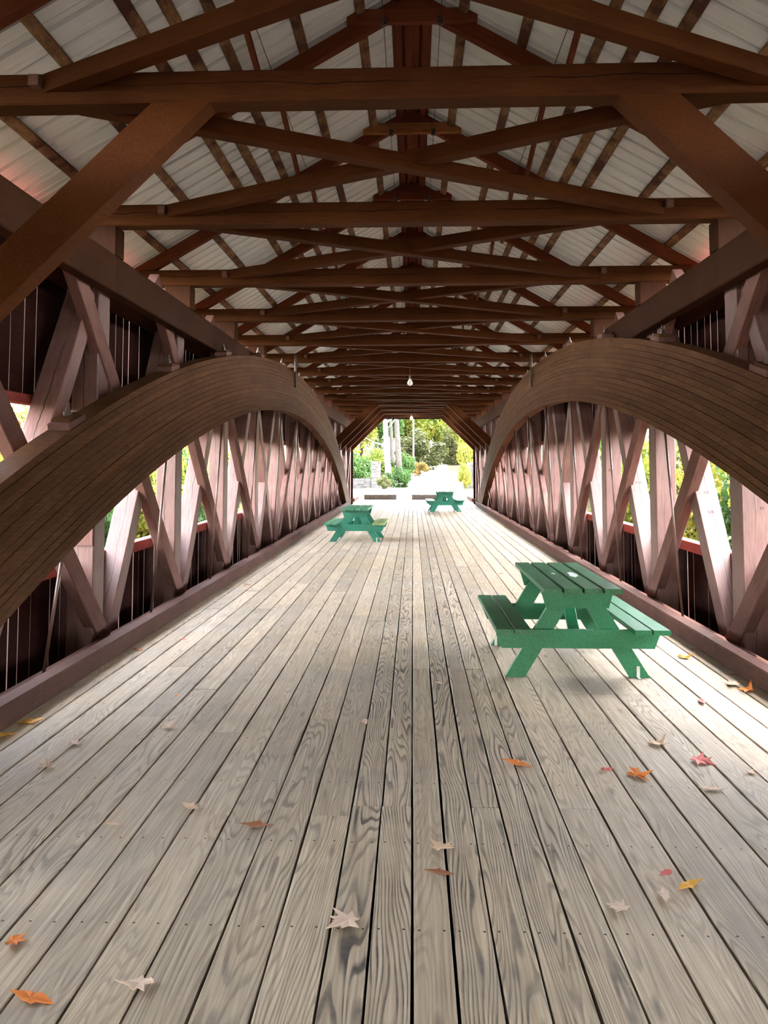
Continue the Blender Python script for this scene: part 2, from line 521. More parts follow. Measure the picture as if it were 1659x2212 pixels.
for i in range(len(edges) - 1):
    xa, xb = edges[i], edges[i + 1]
    gap = 0.0045
    for a, b in zip(rows[i], rows[i][1:]):
        w = xb - xa - 2 * gap + random.uniform(-0.003, 0.002)
        L = b - a - 0.003
        dz = random.uniform(-0.004, 0.0)
        # a slightly wandering outline: five stations along the plank
        m = MB()
        n_st = max(3, int(L / 0.8))
        c = 0.004
        st = [(-L / 2 + L * q / n_st, random.uniform(-0.0022, 0.0022), random.uniform(-0.0022, 0.0022)) for q in range(n_st + 1)]
        vs_, fs = [], []
        for (ys, l_, r_) in st:
            vs_ += [(-w / 2 + l_, ys, -0.05), (w / 2 + r_, ys, -0.05), (w / 2 + r_, ys, -c), (w / 2 + r_ - c, ys, 0), (-w / 2 + l_ + c, ys, 0), (-w / 2 + l_, ys, -c)]
        for q in range(n_st):
            for j in range(6):
                fs.append((q * 6 + j, q * 6 + 6 + j, q * 6 + 6 + (j + 1) % 6, q * 6 + (j + 1) % 6))
        fs.append(tuple(range(6))); e_ = n_st * 6
        fs.append(tuple(e_ + j for j in (5, 4, 3, 2, 1, 0)))
        m.add(vs_, fs)
        o = m.build('plank', PLANK, floor, T((xa + xb) / 2, (a + b) / 2, dz) @ Matrix.Rotation(random.uniform(-0.0006, 0.0006), 4, 'Z') @ Matrix.Rotation(random.uniform(-0.008, 0.008), 4, 'Y'))
        xc = (xa + xb) / 2
        centre = math.exp(-((xc - 0.25) / 0.55) ** 2)
        s_ = min(1.0, 0.22 + 0.5 * centre + random.uniform(0.0, 0.40))
        if 0.13 < xc < 0.25 or -0.3 < xc < -0.02: s_ = 1.0
        if -0.01 < xc < 0.1: s_ = 0.3
        o.color = (s_, 0, 0, 1)
# joists and sub-floor below, so that the joints look into the dark
sub = MB()
for q in range(int((YB - YA) / 2.42) + 1):
    sub.box(-2.6, 2.6, YA + q * 2.42 + 0.1, YA + q * 2.42 + 0.4, -0.42, -0.06)
sub.box(-3.28, 3.28, YA, YB, -0.50, -0.43)
tag(sub.build('floor_beam', OLD_WOOD, floor), kind='stuff')

# ------------------------------------------------------------------ kerbs
for side, nm, lab in ((-1, 'trim_1', 'brown painted timber kerb along the left edge of the plank floor'), (1, 'trim_2', 'brown painted timber kerb along the right edge of the plank floor')):
    root = empty(nm, (side * 2.53, YA, 0))
    tag(root, lab, 'kerb', kind='structure')
    cuts = [YA, 2.3, 7.3 if side > 0 else 13.4, 19.0, 25.6, yk(13) - 5.5]
    for a, b in zip(cuts, cuts[1:]):
        timber('kerb_timber', (side * 2.535, a, 0.075), (side * 2.535, b - 0.006, 0.075), 0.13, 0.15, KERB, root, c=0.012)
    timber('kerb_timber', (side * 2.62, yk(13) - 2.6, 0.075), (side * 2.62, YB, 0.075), 0.13, 0.15, KERB, root, c=0.012)

# ------------------------------------------------------------------ siding walls
XS = 3.36
def board_run():
    y = YA; out = []
    while y < YB:
        w = random.choice((0.16, 0.18, 0.20, 0.20, 0.22))
        out.append((y, min(y + w, YB)))
        y += w
    return out
for side, nm, lab in ((-1, 'wall_left', 'red vertical board siding with a long window opening, left of the floor'), (1, 'wall_right', 'red vertical board siding with a long window opening, right of the floor')):
    root = empty(nm, (side * XS, YA, 0))
    tag(root, lab, 'wall', kind='structure')
    rest = MB()
    for zlo, zhi in ((2.12, 3.43), (-0.45, 0.70)):
        for a, b in board_run():
            g = random.choice((0.0008, 0.003, 0.005, 0.0065))
            zt = zhi + random.uniform(-0.006, 0.006)
            xo = side * (XS + random.uniform(-0.003, 0.003))
            if 3.0 < a < 31.0:
                w = round(b - a - 2 * g, 3)
                key = ('sb', w, zlo, side)
                if key not in MESH_CACHE:
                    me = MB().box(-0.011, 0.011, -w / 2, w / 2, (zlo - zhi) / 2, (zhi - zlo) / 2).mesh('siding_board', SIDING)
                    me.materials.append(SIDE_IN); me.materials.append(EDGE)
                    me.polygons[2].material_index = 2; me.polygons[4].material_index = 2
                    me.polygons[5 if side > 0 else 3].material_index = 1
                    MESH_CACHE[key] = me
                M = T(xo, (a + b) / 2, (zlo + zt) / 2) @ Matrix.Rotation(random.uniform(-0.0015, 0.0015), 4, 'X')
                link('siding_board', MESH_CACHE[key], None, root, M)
            else:
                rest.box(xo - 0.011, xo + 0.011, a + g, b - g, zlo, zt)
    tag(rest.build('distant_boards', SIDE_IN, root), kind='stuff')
    endb = MB()
    for a, b in board_run():
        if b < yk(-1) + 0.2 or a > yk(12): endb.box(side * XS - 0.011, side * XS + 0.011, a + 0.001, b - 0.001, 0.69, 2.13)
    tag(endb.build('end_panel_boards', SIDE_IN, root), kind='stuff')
    # rails that edge the window opening, in lengths between the posts
    for k in KS[:-1]:
        timber('sill_rail', (side * 3.275, yk(k) + 0.02, 0.655), (side * 3.275, yk(k + 1) + 0.014, 0.655), 0.13, 0.12, RAIL, root)
        timber('head_rail', (side * 3.30, yk(k) + 0.02, 2.16), (side * 3.30, yk(k + 1) + 0.014, 2.16), 0.08, 0.09, RAIL, root)
        timber('top_girt', (side * 3.30, yk(k) + 0.02, 3.36), (side * 3.30, yk(k + 1) + 0.014, 3.36), 0.08, 0.12, BROWN, root)
        timber('nailing_girt', (side * 3.30, yk(k) + 0.02, -0.30), (side * 3.30, yk(k + 1) + 0.014, -0.30), 0.08, 0.12, BROWN, root)

# gable boards above the portals
for nm, yy, lab in (('wall_back', YB - 0.02, 'dark boarded gable above the far portal'), ('wall_front', YA + 0.02, 'boarded gable above the near portal')):
    root = empty(nm, (0, yy, 3.9))
    tag(root, lab, 'wall', kind='structure')
    x = -3.4
    while x < 3.39:
        xm = x + 0.1
        top = 6.07 - 0.58 * abs(xm) - 0.06
        MB().box(-0.098, 0.098, -0.011, 0.011, 3.80, top).build('gable_board', SIDE_IN, root, T(xm, yy, 0))
        x += 0.2
    for s in (-1, 1):
        for q in range(3):
            MB().box(-0.1, 0.1, -0.011, 0.011, -0.45, 3.8).build('portal_board', SIDE_IN, root, T(s * (3.36 - 0.1 - 0.2 * q + (0.0 if q < 2 else 0.1)), yy + (0.0 if q < 2 else 0.03), 0))

# ------------------------------------------------------------------ roof
SL = 0.58
def z_raf(x): return 5.99 - SL * abs(x)              # rafter underside
def z_metal(x): return 6.205 - SL * abs(x)
ceiling = empty('ceiling', (0, YA, 6.0))
tag(ceiling, 'pitched roof of ribbed pale metal sheets on timber purlins', 'roof', kind='structure')
SHW = 0.915
prof = []
for q in range(4):
    b = q * SHW / 4
    prof += [(b, 0.0), (b + 0.075, 0.0), (b + 0.082, 0.004), (b + 0.098, 0.004), (b + 0.105, 0.0), (b + 0.152, 0.0), (b + 0.163, 0.028), (b + 0.195, 0.028), (b + 0.206, 0.0)]
prof.append((SHW + 0.012, 0.0))
def sheet_mesh(side):
    nx = 2
    vs_, fs = [], []
    xs = [0.028, 3.78]
    cs, sn = math.cos(math.atan(SL)), math.sin(math.atan(SL))
    for x in xs:
        for (y, h) in prof:
            vs_.append((side * (x + h * sn), y, -SL * x + h * cs))
    n = len(prof)
    for j in range(n - 1):
        f = (j, j + 1, n + j + 1, n + j)
        fs.append(f if side < 0 else f[::-1])
    return MB().add(vs_, fs).mesh('roof_sheet', SHEET)
SM = {s: sheet_mesh(s) for s in (-1, 1)}
y = YA - 0.45; q = 0
while y < YB + 0.4:
    for s in (-1, 1):
        link('roof_sheet', SM[s], None, ceiling, T(0, y, 6.205 + (0.0012 if q % 2 else 0)))
    y += SHW; q += 1
PX = (0.49, 1.04, 1.615, 1.867, 2.10, 2.63, 3.18, 3.70)
for s in (-1, 1):
    for x in PX:
        yy = YA - 0.4
        wpur = 0.095 if x not in (2.10, 1.867) else 0.105
        while yy < YB + 0.35:
            L = min(PITCH_Y * 2, YB + 0.4 - yy)
            z = z_metal(x) - 0.028
            timber('purlin', (s * x, yy, z), (s * x, yy + L - 0.004, z), wpur, 0.045, PURLIN, ceiling, up=(s * SL, 0, 1))
            yy += PITCH_Y * 2
    for x, w in ((0.155, 0.07), (0.055, 0.085)):
        for k in KS[:-1]:
            z = z_metal(x) - 0.05
            timber('ridge_board', (s * x, yk(k) + 0.1 - (0.4 if k == -3 else 0), z), (s * x, yk(k + 1) + 0.096 + (0.3 if k == 12 else 0), z), w, 0.09, RED_RAFTER, ceiling, up=(s * SL, 0, 1), c=0.004)

# rafter pairs with collar ties
far_rafter = 'dark red-brown rafter pair over the far, dim half of the bridge'
for k in KS:
    root = empty('rafter_pair', (0, yk(k) + 0.08, 4.07))
    if k < 0: lab, g = 'red-brown rafter pair over the near end of the bridge, behind the viewer', 'rafter pairs'
    elif k > 6: lab, g = far_rafter, 'rafter pairs'
    else: lab, g = f'red-brown rafter pair and collar standing on the {ORD[k]} tie beam from the viewer', 'rafter pairs'
    tag(root, lab, 'rafters', g)
    cs = math.cos(math.atan(SL)); dep = 0.15
    off = dep / 2 / cs
    for s in (-1, 1):
        x0, x1 = 0.0, 3.72
        timber('rafter', (s * x0, yk(k) + 0.085, z_raf(x0) + off), (s * x1, yk(k) + 0.085, z_raf(x1) + off), 0.095, dep, RED_RAFTER, root)
    cm = LIT_COLLAR if k == 2 else RED_RAFTER
    timber('collar_tie', (-0.62, yk(k) + 0.005, 5.86), (0.62, yk(k) + 0.005, 5.86), 0.06, 0.14, cm, root)
    MB().prism([(-0.30, 5.86), (0.30, 5.86), (0.0, 6.05)], -0.02, 0.02).build('ridge_shadow_fill', RED_RAFTER, root, T(0, yk(k) + 0.02, 0))  # triangle added in place of the shadowed gap above the collar
    if k >= -1:
        for s in (-1, 1):
            kb = MB().lathe([(0.014, -0.055), (0.028, -0.05), (0.028, -0.02), (0.02, -0.012), (0.028, -0.004), (0.028, 0.02), (0.012, 0.026)], 10)
            kb.build('insulator_knob', PORC, root, T(s * 0.265, yk(k) - 0.045, 5.80))
# slender runner boards under the rafters, one to a bay
for k in range(-2, 9):
    for s in (-1, 1):
        a = (s * 1.28, yk(k) + 0.14, z_raf(1.28) - 0.10); b = (s * 1.42, yk(k + 1) + 0.13, z_raf(1.42) - 0.02)
        o = timber('runner_board', a, b, 0.045, 0.07, RED_RAFTER, ceiling)
# electric wires along the roof
for i, (x, z, lab) in enumerate(((-0.265, 5.745, 'thin black wire strung below the collars, left of the ridge'), (0.265, 5.745, 'thin black wire strung below the collars, right of the ridge'),
                  (-1.25, 5.12, 'thin black wire along the left roof slope'), (1.25, 5.12, 'thin black wire along the right roof slope'))):
    pts = []
    for k in range(-2, 12):
        pts.append((x, yk(k), z)); pts.append((x, yk(k) + PITCH_Y / 2, z - 0.02))
    tag(MB().tube(pts, 0.0035, 5).build('electric_wire', WIRE), lab, 'wire', 'roof wires')

# ------------------------------------------------------------------ tie beams, knee braces, lateral cross braces
for k in KS:
    yc = yk(k) + 0.08
    L = 6.9
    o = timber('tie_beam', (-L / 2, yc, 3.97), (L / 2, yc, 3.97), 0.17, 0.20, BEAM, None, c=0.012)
    knee = k <= 0 or k >= 10
    if k < 0: lab = 'brown timber tie beam behind the viewer at the near portal'
    elif k == 0: lab = 'big cracked brown tie beam overhead nearest the viewer, carrying two broad knee braces'
    elif k <= 6: lab = f'brown timber tie beam, {ORD[k]} across the bridge from the viewer'
    elif k < 10: lab = 'dark tie beam in the dim middle stretch before the far knee-braced beams'
    elif k == 13: lab = 'last tie beam with knee braces, framing the top of the bright far portal'
    else: lab = 'knee-braced tie beam just inside the far portal'
    tag(o, lab, 'beam', 'tie beams across the bridge')
    if knee:
        for s in (-1, 1):
            prof_ = [(1.26, 3.875), (1.63, 3.875), (2.96, 2.60), (2.96, 2.20)]
            prof_ = [(s * a, b) for a, b in prof_]
            if s < 0: prof_ = prof_[::-1]
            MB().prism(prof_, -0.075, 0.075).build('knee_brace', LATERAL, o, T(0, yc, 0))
    if k <= 8:
        for s in (-1, 1):
            for yy in (yc - 0.115, yc + 0.115):
                MB().box(-0.032, 0.032, -0.03, 0.03, -0.035, 0.035).build('wedge_block', BROWN, o, T(s * 2.36, yy, 4.0))
far_lat = 'pair of crossed lateral timbers between tie beams in the far, dim half'
for k in KS[:-1]:
    root = empty('cross_brace', (0, yk(k) + 1.2, 3.97))
    if k < 0: lab = 'pair of crossed lateral timbers overhead at the near end' if k == -1 else 'pair of crossed lateral timbers behind the viewer'
    elif k <= 5: lab = f'pair of crossed lateral timbers between the {ORD[k]} and {ORD[k + 1]} tie beams'
    else: lab = far_lat
    tag(root, lab, 'brace', 'lateral cross braces')
    ya, yb = yk(k) + 0.12, yk(k + 1) + 0.04
    xe = 2.30
    timber('lateral_timber', (-xe, ya, 3.965), (xe, yb, 3.965), 0.12, 0.12, LATERAL, root)
    timber('lateral_timber', (xe, ya, 4.005), (-xe, yb, 4.005), 0.12, 0.12, LATERAL, root)

# ------------------------------------------------------------------ trusses
TRUSS = {}
for side, nm, lab in ((-1, 'timber_truss', 'brown timber truss of posts and crossed braces behind the left arch'), (1, 'timber_truss', 'brown timber truss of posts and crossed braces behind the right arch')):
    root = empty(nm, (side * 3.05, YA, 0))
    TRUSS[side] = root
    tag(root, lab, 'truss', 'side trusses')
    S = lambda x: side * x
    for k in KS:
        y = yk(k)
        timber('post', (S(3.075), y + 0.125, -0.3), (S(3.075), y + 0.125, 3.58), 0.25, 0.25, POST, root, up=(0, 1, 0), c=0.012)
        timber('post_head', (S(2.97), y + 0.10, 3.585), (S(2.97), y + 0.10, 3.865), 0.34, 0.20, SHADED, root, up=(0, 1, 0), c=0.014)
    # chords in lengths of two panels
    for k in range(-3, 13, 2):
        a, b = yk(k), min(yk(k + 2), yk(12) + 0.4)
        if k == -3: a -= 0.3
        timber('top_chord', (S(2.865), a, 3.405), (S(2.865), b - 0.004, 3.405), 0.14, 0.35, SHADED, root, c=0.012)
        timber('outer_top_chord', (S(3.255), a, 3.42), (S(3.255), b - 0.004, 3.42), 0.10, 0.30, SHADED, root, c=0.012)
        timber('bottom_chord', (S(2.88), a, -0.2), (S(2.88), b - 0.004, -0.2), 0.14, 0.36, BROWN, root, c=0.012)
    for k in KS:
        y = yk(k)
        near = y < 16.0
        if near:
            # long inner counter brace, top towards the viewer, running past a post at each end
            p0, p1 = (S(2.985), y + 0.32, -0.08), (S(2.985), y + 0.32 - 0.95 * 3.82, 3.74)
            timber('counter_brace', p0, p1, 0.11, 0.20, BROWN, root, up=(0, 0.7, 0.7))
            timber('main_brace', (S(3.115), y + 0.60, -0.05), (S(3.115), y + 2.46, 3.25), 0.23, 0.19, POST, root, up=(0, -0.87, 0.5))
        else:
            p0, p1 = (S(2.985), y - 0.07, -0.08), (S(2.985), y - 0.07 + 0.95 * 3.82, 3.74)
            if k < 13: timber('counter_brace', p0, p1, 0.11, 0.20, BROWN, root, up=(0, -0.7, 0.7))
            timber('main_brace', (S(3.115), y - 0.35, -0.05), (S(3.115), y - 2.21, 3.25), 0.23, 0.19, POST, root, up=(0, 0.87, 0.5))

# carved and inked marks on the posts, and a board nailed to the left post
def letters(text, size, M, parent):
    cu = bpy.data.curves.new('carved_letters', 'FONT')
    cu.body = text; cu.size = size; cu.extrude = 0.0006; cu.align_x = 'CENTER'; cu.offset = 0.0
    tmp = bpy.data.objects.new('carved_letters', cu)
    COL.objects.link(tmp)
    me = bpy.data.meshes.new_from_object(tmp.evaluated_get(bpy.context.evaluated_depsgraph_get()))
    bpy.data.objects.remove(tmp)
    me.materials.clear(); me.materials.append(INK)
    return link('carved_letters', me, None, parent, M)
def facing(x, y, z, tilt=0.0): return T(x, y, z) @ Matrix.Rotation(R(90), 4, 'X') @ Matrix.Rotation(tilt, 4, 'Z')
letters('AP', 0.07, facing(3.03, yk(3) - 0.001, 1.50), TRUSS[1])
letters('H', 0.045, facing(3.13, yk(1) - 0.001, 1.20), TRUSS[1])
for k_, zz, tx in ((1, 1.05, 'XB'), (1, 1.25, 'VS'), (2, 1.30, 'A N')):
    p0 = Vector((3.115, yk(k_) + 0.60, -0.05)); p1 = Vector((3.115, yk(k_) + 2.46, 3.25))
    Mb, _ = frame(p0, p1, (0, -0.87, 0.5))
    yd = Mb.col[1].to_3d(); zd = Mb.col[2].to_3d()
    q = p0 + yd * ((zz + 0.05) / yd.z) + zd * 0.0956
    Mt = Mb.copy(); Mt.translation = q
    letters(tx, 0.05, Mt, TRUSS[1])
pb = timber('notice_board', (-3.06, yk(1) - 0.012, 0.86), (-3.06, yk(1) - 0.012, 1.75), 0.21, 0.024, BROWN, TRUSS[-1], up=(0, 1, 0), c=0.003)
letters('. L', 0.05, facing(-3.0, yk(1) - 0.0246, 1.09), TRUSS[-1])

# ------------------------------------------------------------------ laminated arches
NL = 14
for side, c_, ze, zi, lab in ((-1, 16.75, 3.645, 2.72, 'great laminated timber arch curving along the left side of the bridge'),
                              (1, 15.85, 3.722, 2.788, 'great laminated timber arch curving along the right side of the bridge')):
    root = empty('laminated_arch', (side * 2.68, c_, 0))
    tag(root, lab, 'arch', 'laminated arches')
    def q_(d): return 0.01284 * d * d + 1.446e-5 * d ** 4
    xw = 0.20
    th = (ze - zi) / NL
    g = 0.0014
    m = MB()
    NS = 84
    D = 15.6
    vs_, fs = [], []
    for i in range(NS + 1):
        d = -D + 2 * D * i / NS
        zc = -q_(d)
        ch = 0.0025
        pr = [(-xw / 2 + ch, g), (xw / 2 - ch, g), (xw / 2, g + ch), (xw / 2, th - g - ch), (xw / 2 - ch, th - g), (-xw / 2 + ch, th - g), (-xw / 2, th - g - ch), (-xw / 2, g + ch)]
        vs_ += [(a, d, zc + b) for a, b in pr]
    for i in range(NS):
        for j in range(8):
            fs.append((i * 8 + j, i * 8 + (j + 1) % 8, i * 8 + 8 + (j + 1) % 8, i * 8 + 8 + j)[::-1])
    fs.append(tuple(range(8))); fs.append(tuple(NS * 8 + j for j in range(7, -1, -1)))
    me = m.add(vs_, fs).mesh('lamination', ARCH)
    for i in range(NL):
        link('lamination', me, None, root, T(side * (2.69 + random.uniform(-0.004, 0.003)), c_, zi + i * th))
    core = MB()
    vs_, fs = [], []
    for i in range(NS + 1):
        d = -D + 2 * D * i / NS
        for a, b in ((-xw / 2 + 0.011, 0.01), (xw / 2 - 0.011, 0.01), (xw / 2 - 0.011, ze - zi - 0.01), (-xw / 2 + 0.011, ze - zi - 0.01)):
            vs_.append((a, d, -q_(d) + b))
    for i in range(NS):
        for j in range(4):
            fs.append((i * 4 + j, i * 4 + (j + 1) % 4, i * 4 + 4 + (j + 1) % 4, i * 4 + 4 + j)[::-1])
    core.add(vs_, fs).build('joint_core', IRON, root, T(side * 2.69, c_, zi))
    # hanger rods with washer blocks and nuts over the arch
    for k in range(-1, 12):
        y = yk(k) + 1.25
        d = y - c_
        if abs(d) > 13.6: continue
        zt = ze - q_(d)
        sl = -(2 * 0.01284 * d + 4 * 1.446e-5 * d ** 3)
        Mx = T(side * 2.69, y, zt) @ Matrix.Rotation(math.atan(sl), 4, 'X')
        wb = MB().box(-0.085, 0.085, -0.15, 0.15, 0.0, 0.05).build('washer_block', BROWN, root, Mx)
        MB().box(-0.07, 0.07, -0.10, 0.10, 0.05, 0.075).build('washer_plate', ARCH, wb, Mx)
        Mv = T(side * 2.69, y, zt + 0.07)
        MB().lathe([(0.035, 0.0), (0.035, 0.03), (0.022, 0.03), (0.022, 0.055), (0.011, 0.055), (0.011, 0.10)], 6).build('nut', IRON, wb, Mv)
        MB().tube([(side * 2.69, y, zi - q_(d) + 0.03), (side * 2.845, y, -0.12)], 0.013, 8).build('hanger_rod', ROD, root, smooth=True)
    # slim iron bar hanging at the crown
    timber('crown_strap', (side * 2.55, 16.45, 3.28), (side * 2.55, 16.45, 4.0), 0.05, 0.05, IRON, root, up=(0, 1, 0))
    yb = 4.86
    d = yb - c_
    if side < 0:
        zt = ze - q_(d)
        MB().lathe([(0.04, 0.0), (0.04, 0.008), (0.024, 0.008), (0.024, 0.035), (0.018, 0.035), (0.018, 0.05), (0.009, 0.05), (0.009, 0.13)], 8).build('bolt', IRON, root, T(-2.72, yb, zt - 0.004))

# ------------------------------------------------------------------ picnic tables
def picnic_table(loc, rz, label, paint, top, right_seat=None, spots=False):
    root = empty('picnic_table', loc, rz)
    tag(root, label, 'picnic table', 'green picnic tables')
    W = WM[root]
    def P(name, prof, y0, y1, mat, off=(0, 0, 0), par=root):
        return MB().prism(prof, y0, y1).build(name, mat, par, W @ T(*off))
    HL = 0.76
    for i in range(4):
        x = (i - 1.5) * 0.147
        b = MB().prism(octo(0.128, 0.038, 0.004), -HL, HL).build('tabletop_board', top, root, W @ T(x, random.uniform(-0.006, 0.006), 0.681))
        if spots and i in (1, 2):
            pv = []
            rr = random.Random(3 + i)
            for a in range(14):
                t = 2 * math.pi * a / 14
                q = rr.uniform(0.55, 1.0)
                pv.append(((0.045 if i == 2 else 0.02) * q * math.cos(t), (0.16 if i == 2 else 0.05) * q * math.sin(t)))
            n = len(pv)
            vs_ = [(a, c, 0) for a, c in pv] + [(a, c, 0.0012) for a, c in pv]
            fs = [tuple(range(n - 1, -1, -1)), tuple(range(n, 2 * n))] + [(j, (j + 1) % n, n + (j + 1) % n, n + j) for j in range(n)]
            MB().add(vs_, fs).build('paint_spot', PAINT_SPOT, b, W @ T(x + 0.005, -0.05 if i == 2 else 0.02, 0.7002))
    for s in (-1, 1):
        for j in range(2):
            x = s * (0.632 - 0.063 - j * 0.133)
            mt = right_seat if (s > 0 and right_seat) else (top if s < 0 else paint)
            MB().prism(octo(0.125, 0.036, 0.004), -HL + 0.015, HL - 0.015).build('seat_board', mt, root, W @ T(x, random.uniform(-0.005, 0.005), 0.382))
    for e in (-1, 1):
        yo = e * 0.50
        out = e * 0.021
        # legs of the A frame
        for s in (-1, 1):
            pr = [(-0.545, 0.0), (-0.395, 0.0), (-0.395 + 0.62 * 0.66, 0.66), (-0.545 + 0.62 * 0.66, 0.66)]
            pr = [(s * -a, b) for a, b in pr]
            if s > 0: pr = pr[::-1]
            P('leg', pr, -0.02, 0.02, paint, (0, yo, 0))
        P('seat_beam', [(-0.57, 0.225), (0.57, 0.225), (0.625, 0.362), (-0.625, 0.362)], -0.02, 0.02, paint, (0, yo + e * 0.042, 0))
        P('top_cleat', [(-0.235, 0.525), (0.235, 0.525), (0.272, 0.66), (-0.272, 0.66)], -0.02, 0.02, paint, (0, yo + e * 0.042, 0))
        M, L = frame((0, yo - e * 0.03, 0.27), (0, e * 0.06, 0.65))
        link('diagonal_brace', timber_mesh('diagonal_brace', 0.085, 0.038, L, paint, 0.003), None, root, W @ M)
        # galvanised floor strap on a foot
        xs = 0.455 if e < 0 else -0.5
        MB().box(-0.012, 0.012, -0.003, 0.0, 0.0, 0.085).box(-0.012, 0.012, -0.04, 0.0, 0.0, 0.004).build('floor_strap', GALV, root, W @ T(xs, yo - 0.0205, 0.001))
    return root
picnic_table((1.235, 6.45, 0), R(0.4), 'nearest green picnic table with a dark worn top and white paint spots, beside right kerb', GREEN, GREEN_TOP, spots=True)
picnic_table((-1.20, 16.62, 0), R(-1.6), 'teal green picnic table with yellowed right bench boards, left of the floor centre', TEAL, TEAL_TOP, right_seat=TEAL_YEL)
picnic_table((1.10, 26.95, 0), R(2.5), 'farthest green picnic table, near the bright portal and the wheel stops', TEAL, TEAL_TOP)

# ------------------------------------------------------------------ wheel stops at the far end
for x0, x1, lab in ((-2.28, -0.78, 'weathered timber wheel stop at far portal, the whole one at left'), (-0.05, 1.45, 'weathered timber wheel stop at far portal, half hidden by the farthest table')):
    o = timber('wheel_stop', (x0, 35.95, 0.115), (x1, 35.95, 0.115), 0.20, 0.23, OLD_WOOD, None, up=(0, 0, 1), c=0.02)
    tag(o, lab, 'wheel stop', 'timber wheel stops')

# ------------------------------------------------------------------ lamps
def lamp(y, z, ztop, lab, glass):
    root = empty('pendant_lamp', (-0.06, y, z))
    tag(root, lab, 'lamp', 'pendant bulbs')
    MB().tube([(-0.06, y, z + 0.14), (-0.06, y, ztop)], 0.006, 6).build('cord', WIRE, root)
    MB().lathe([(0.012, 0.16), (0.022, 0.15), (0.022, 0.10), (0.016, 0.09)], 12).build('socket', SOCKET, root, T(-0.06, y, z))
    MB().lathe([(0.016, 0.095), (0.03, 0.07), (0.055, 0.02), (0.06, -0.01), (0.05, -0.04), (0.022, -0.06)], 14).build('bulb', glass, root, T(-0.06, y, z), smooth=True)
lamp(yk(5) - 0.05, 3.40, 3.95, 'small white bulb lamp hanging under the tie beams in mid-bridge', BULB)
lamp(yk(13) - 0.35, 3.80, 4.0, 'glowing white bulb hanging above the far portal', BULB_LIT)

# ------------------------------------------------------------------ outside: ground, road
def smooth(a, b, x):
    t = min(1, max(0, (x - a) / (b - a))); return t * t * (3 - 2 * t)
def road_x(Y): return 0.0 + 0.00045 * max(0, Y - 45) ** 2
def ground_z(X, Y):
    ch = smooth(-14, -5, Y) * (1 - smooth(36.4, 41, Y))            # river channel
    z = -4.5 * ch
    ax = abs(X)
    if ch > 0: z += ch * 2.6 * smooth(9, 22, ax)
    if Y > 36.4:
        z += 0.05 * max(0, Y - 58) + 0.0
        bank = smooth(4.0, 14, abs(X - road_x(Y)))
        z += bank * smooth(40, 60, Y) * 1.4
    if Y < -5: z = 0.0
    return z
gx = [-90, -70, -55, -42, -33, -26, -21, -17, -14, -12, -10, -8.5, -7, -6, -5, -4, -3, -2, -1]
gx = gx + [0] + [-a for a in reversed(gx)]
gy = [-60, -40, -25, -14, -9, -5, -3.2, -1, 3, 8, 13, 18, 23, 28, 33, 36.5, 37.5, 39, 41, 44, 48, 52, 56, 60, 65, 70, 76, 84, 92, 100, 110, 122, 140, 165, 200]
m = MB()
vs_ = [(x, y, ground_z(x, y) - 0.03) for y in gy for x in gx]
n = len(gx)
fs = [(j * n + i, j * n + i + 1, (j + 1) * n + i + 1, (j + 1) * n + i) for j in range(len(gy) - 1) for i in range(n - 1)]
tag(m.add(vs_, fs).build('ground', GROUND, smooth=True), 'leaf-strewn ground and banks around the bridge', 'ground', kind='structure')
m = MB()
ry = [36.47, 38, 40, 43, 46, 50, 54, 58, 62, 67, 72, 78, 85, 93, 102, 112, 124]
vs_ = []
for y in ry:
    hw = 3.1 + 1.3 * (1 - smooth(38, 60, y)) * smooth(36.5, 42, y)
    for t in (-1, -0.5, 0, 0.5, 1):
        x = road_x(y) + t * hw
        vs_.append((x, y, max(ground_z(x, y), ground_z(road_x(y), y)) - 0.005))
fs = [(j * 5 + i, j * 5 + i + 1, j * 5 + 6 + i, j * 5 + 5 + i) for j in range(len(ry) - 1) for i in range(4)]
tag(m.add(vs_, fs).build('road', ROAD, smooth=True), 'sunlit pale gravel road rising away beyond the far portal', 'road', kind='structure')
m = MB()
vs_ = [(x, y, ground_z(x, -6) - 0.005) for y in (YA, -8, -20, -40) for x in (-3, 0, 3)]
fs = [(j * 3 + i, j * 3 + i + 1, j * 3 + 4 + i, j * 3 + 3 + i) for j in range(3) for i in range(2)]
tag(m.add(vs_, fs).build('road', ROAD), 'pale gravel road at the near end, behind the viewer', 'road', kind='structure')

# ------------------------------------------------------------------ foliage
def crown_mesh(name, seed, rx, rz, n_leaf, size, mat, blobs=26, base=0.25):
    rr = random.Random(seed)
    cs = []
    for _ in range(blobs):
        while True:
            a, b, c = rr.uniform(-1, 1), rr.uniform(-1, 1), rr.uniform(-1, 1)
            if a * a + b * b + c * c < 1: break
        cs.append((a * rx * 0.8, b * rx * 0.8, c * rz * 0.8, rr.uniform(0.22, 0.42) * rx))
    m = MB()
    for _ in range(n_leaf):
        bx, by, bz, br = rr.choice(cs)
        u = Vector((rr.gauss(0, 1), rr.gauss(0, 1), rr.gauss(0, 1))).normalized()
        p = Vector((bx, by, bz)) + u * br * rr.uniform(0.55, 1.05)
        nrm = (u + Vector((rr.gauss(0, 0.6), rr.gauss(0, 0.6), rr.gauss(0.3, 0.6)))).normalized()
        a = nrm.cross(Vector((rr.gauss(0, 1), rr.gauss(0, 1), rr.gauss(0, 1)))).normalized()
        b = nrm.cross(a)
        s = size * rr.uniform(0.6, 1.3)
        m.add([tuple(p - a * s * 0.55), tuple(p + b * s * 0.36 + nrm * s * 0.06), tuple(p + a * s * 0.6), tuple(p - b * s * 0.36 + nrm * s * 0.06)], [(0, 1, 2, 3)])
    return m.mesh(name, mat)
CROWN = {}
